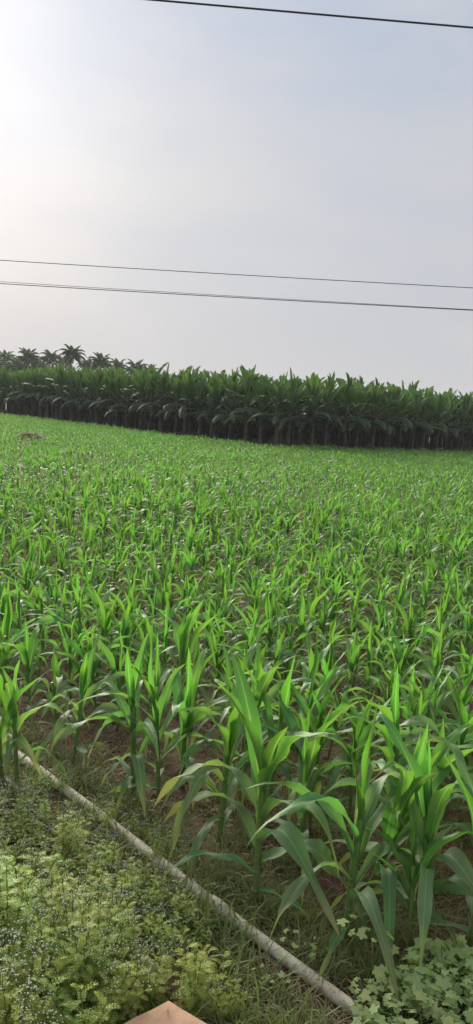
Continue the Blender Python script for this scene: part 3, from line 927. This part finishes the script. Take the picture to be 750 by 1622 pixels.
def lobed_weed(px, py, s, label, group, nl, h, seed):
    r = np.random.default_rng(seed); p = at(px, py)
    root = empty('lobed_weed', (p.x, p.y, gz(p.x, p.y)), r.uniform(0, 6.28), s); tag(root, label, 'weed', group)
    st = Geo(); tips = []
    for k in range(nl):
        a = r.uniform(0, 6.28); rad = math.sqrt(r.uniform(.02, 1)) * .17; hh = h * r.uniform(.55, 1.0) * (1 - .25 * rad / .17)
        e = np.array([math.cos(a) * rad, math.sin(a) * rad, hh]); m = np.array([e[0] * .35, e[1] * .35, hh * .6])
        V, Q, T, l = tube([(0, 0, -.02), m, e], [.003, .0022, .0014], 4, False); st.add(V, Q, None, l, r.random(), .3); tips.append((e, a))
    link('stems', st.mesh('lobed_weed_stems', M['weedstem']), root)
    for e, a in tips:
        sc_ = r.uniform(.4, 1.0); link('leaf', lobm[int(r.integers(0, 5))], root, tuple(e), (r.normal(0, .35), r.normal(.15, .35), a + r.normal(0, .6)), (sc_,) * 3)


for k, (px, py, s) in enumerate(lob_pts):
    lobed_weed(px, py, s, 'pale green weed with lobed leaves in the low clump at the pipe end', 'pale lobed weeds in the clump', 44, .17, 40 + k)
for k, (px, py, s, lb) in enumerate(small_lob):
    lobed_weed(px, py, s, lb, 'lone pale lobed weeds', 12, .32 if k == 2 else .2, 80 + k)

# ---------------------------------------------------------------- grass, litter and clods
G = Geo(); D = Geo(); C_ = Geo()
rr = np.random.default_rng(33)


tufts = []
for k in range(60):
    g = Geo()
    for _ in range(8):
        V, Q, l = blade(rr.uniform(.5, 1.25), rr.uniform(.02, .05), R(rr.uniform(35, 88)), R(rr.uniform(20, 130)), nseg=4, nac=2, side=rr.uniform(-.8, .8), seed=1)
        V = rotz(V, rr.uniform(0, 6.28)); V += (rr.normal(0, .3), rr.normal(0, .3), -.03); g.add(V, Q, None, l, rr.random() * .5, np.clip(rr.normal(0, .3), -.5, .5))
    tufts.append(g.arrays())


def grass_tuft(g, x, y, n, h, age, spread=.03, w=.004):
    V, Q, T, l, N, A = tufts[int(rr.integers(0, 60))]
    g.add(rotz(V * h * rr.uniform(.7, 1.3), rr.uniform(0, 6.28)) + (x, y, gz(x, y)), Q, None, l, N + rr.random(), np.clip(A + age, 0, 1))


for _ in range(30000):          # thin weeds and grass along the pipe and between the first rows
    x, y = rr.uniform(-3.0, 3.0), rr.uniform(1.8, 8.5)
    if abs(x) > .31 * y + .5: continue
    off = pipe_off(x, y); px, py = to_px(x, y)
    pr_ = .95 if -.6 < off < .5 else .40 if off > 0 else .6
    if poly_in(px, py, patch) and off < -.25: pr_ = .25
    if on_stone(x, y, .02): continue
    if px < 340 and off > .28: pr_ = .10
    if 330 < px < 400 and abs(off) < .12: pr_ = 1.0
    if px > 392 and -.16 < off < .05: continue
    litter_zone = 290 < px < 620 and -.7 < off < .35
    if rr.random() > pr_ or (noise.noise(Vector((x * 1.9, y * 1.9, 8))) < -.22 and not litter_zone): continue
    if abs(off) < .03 and rr.random() < .7: continue
    near_p = abs(off) < .3
    if 290 < px < 520 and -.7 < off < .02: grass_tuft(G, x, y, 7, rr.uniform(.10, .2), .08 if px < 420 else .5); continue
    grass_tuft(G, x, y, 7, (.14 if near_p else .12) * rr.uniform(.7, 1.2), .25 + .5 * max(0, noise.noise(Vector((x * 1.3, y * 1.3, 2))) + .5))
tag(link('grass', G.mesh('grass', M['grass'])), 'thin green grass and seedlings growing along the pipe and among maize', 'grass', kind='stuff')
for _ in range(22000):          # dry litter lying on the soil
    x, y = rr.uniform(-2.4, 2.6), rr.uniform(1.7, 7.0)
    if abs(x) > .31 * y + .5: continue
    px, py = to_px(x, y); off = pipe_off(x, y)
    heavy = 330 < px < 620 and py > 1480
    if not heavy and (rr.random() > (.5 if off > -.1 else .12)): continue
    if on_stone(x, y, .02): continue
    for _k in range(2):
        V, Q, l = blade(rr.uniform(.05, .16), rr.uniform(.002, .006), R(rr.uniform(0, 40)), R(rr.uniform(10, 80)), nseg=3, nac=2, seed=2)
        V = rotz(V, rr.uniform(0, 6.28)); V += (x + rr.normal(0, .03), y + rr.normal(0, .03), gz(x, y) + rr.uniform(0, .012)); D.add(V, Q, None, l, rr.random())
tag(link('dry_litter', D.mesh('dry_litter', M['straw'])), 'dry brown stalks and dead leaves scattered over the soil', 'litter', kind='stuff')
ico = [(0, 0, 1), (.9, 0, .4), (.28, .85, .4), (-.72, .53, .4), (-.72, -.53, .4), (.28, -.85, .4), (.72, .53, -.4), (-.28, .85, -.4), (-.9, 0, -.4), (-.28, -.85, -.4), (.72, -.53, -.4), (0, 0, -1)]
icf = [(0, 1, 2), (0, 2, 3), (0, 3, 4), (0, 4, 5), (0, 5, 1), (1, 6, 2), (2, 7, 3), (3, 8, 4), (4, 9, 5), (5, 10, 1), (6, 7, 2), (7, 8, 3), (8, 9, 4), (9, 10, 5), (10, 6, 1), (11, 7, 6), (11, 8, 7), (11, 9, 8), (11, 10, 9), (11, 6, 10)]
for _ in range(2600):
    x, y = rr.uniform(-3.5, 3.5), rr.uniform(1.8, 9.0)
    if abs(x) > .31 * y + .5: continue
    s = rr.uniform(.006, .028) * rr.uniform(.5, 1.2)
    V = np.array(ico) * s * rr.uniform(.7, 1.3, (12, 1)) * (1, 1, .7); V = rotz(V, rr.uniform(0, 6.28)) + (x, y, gz(x, y) + s * .2)
    C_.add(V, None, icf, None, rr.random())
tag(link('soil_clods', C_.mesh('soil_clods', M['clod'], False)), 'small reddish clods scattered on the bare soil', 'soil', kind='stuff')

# grass strip between the maize and the bananas
G = Geo()
for _ in range(2600):
    if rr.random() < .6: a, b = rr.uniform(-1.9, -.1), rr.uniform(-2, 46)
    else: a, b = rr.uniform(-2, 27), rr.uniform(-1.9, -.1)
    q = CORNER + DR * a + DL * b; h = rr.uniform(.15, .4); ag = float(np.clip(.4 + noise.noise(Vector((q[0] * .4, q[1] * .4, 0))) * 1.2, 0, 1))
    for _k in range(5):
        V, Q, l = blade(h * rr.uniform(.6, 1.3), .025, R(rr.uniform(50, 88)), R(rr.uniform(20, 90)), nseg=3, nac=2, seed=1); V = rotz(V, rr.uniform(0, 6.28)); V += (q[0] + rr.normal(0, .12), q[1] + rr.normal(0, .12), -.01)
        G.add(V, Q, None, l, rr.random(), ag)
tag(link('verge_grass', G.mesh('verge_grass', M['grass'])), 'rough grass strip between the maize and the banana plants', 'grass', kind='stuff')

# ---------------------------------------------------------------- tan stone in the weeds
nu, nv = 9, 9; V = []
rs = np.random.default_rng(4)
for layer in (0, 1, 2, 3):
    ins = (.018, 0, 0, .0)[layer]; zz = (.16, .145, .05, -.06)[layer]
    for i in range(nu):
        for j in range(nv):
            a = min(max(i / (nu - 1), ins), 1 - ins); b = min(max(j / (nv - 1), ins), 1 - ins)
            p = ta + e1 * a + e2 * b
            k = noise.noise(Vector((p.x * 7, p.y * 7, layer))) * .008
            V.append((p.x - ta.x + k, p.y - ta.y - k, zz + (noise.noise(Vector((p.x * 5, p.y * 5, 9))) * .010 if layer < 2 else 0)))
Q = [tuple(q) for q in grid_quads(nu, nv)]
per = [i * nv for i in range(nu)] + [(nu - 1) * nv + j for j in range(1, nv)] + [i * nv + nv - 1 for i in range(nu - 2, -1, -1)] + [j for j in range(nv - 2, 0, -1)]
for layer in range(3):
    o1, o2 = layer * nu * nv, (layer + 1) * nu * nv
    for k in range(len(per)):
        a, b = per[k], per[(k + 1) % len(per)]; Q.append((o1 + a, o1 + b, o2 + b, o2 + a))
Q += [tuple(x + 3 * nu * nv for x in q[::-1]) for q in grid_quads(nu, nv)]
sm = mk_mesh('stone_slab', V, Q, None, M['stone'], None, 0.0, None, True)
tag(link('stone_slab', sm, None, (ta.x, ta.y, 0)), 'flat tan stone slab with a pointed corner among the weeds', 'stone')

# ---------------------------------------------------------------- haze
hm, nt = mat_nodes('field_haze')
pv = nt.nodes.new('ShaderNodeVolumePrincipled'); pv.inputs['Color'].default_value = (0.92, 0.94, 0.97, 1); pv.inputs['Density'].default_value = 0.0004; pv.inputs['Anisotropy'].default_value = 0.0
ov = nt.nodes.new('ShaderNodeOutputMaterial'); nt.links.new(pv.outputs[0], ov.inputs['Volume'])
hx, z0, z1 = 640.0, -1.0, 20.0
HV = [(x, y, z) for z in (z0, z1) for (x, y) in ((-hx, -hx), (hx, -hx), (hx, hx), (-hx, hx))]
HQ = [(3, 2, 1, 0), (4, 5, 6, 7), (0, 1, 5, 4), (1, 2, 6, 5), (2, 3, 7, 6), (3, 0, 4, 7)]
tag(link('haze', mk_mesh('haze', HV, HQ, None, hm, smooth=False)), 'thin pale haze in the air over the field', 'haze', kind='stuff')
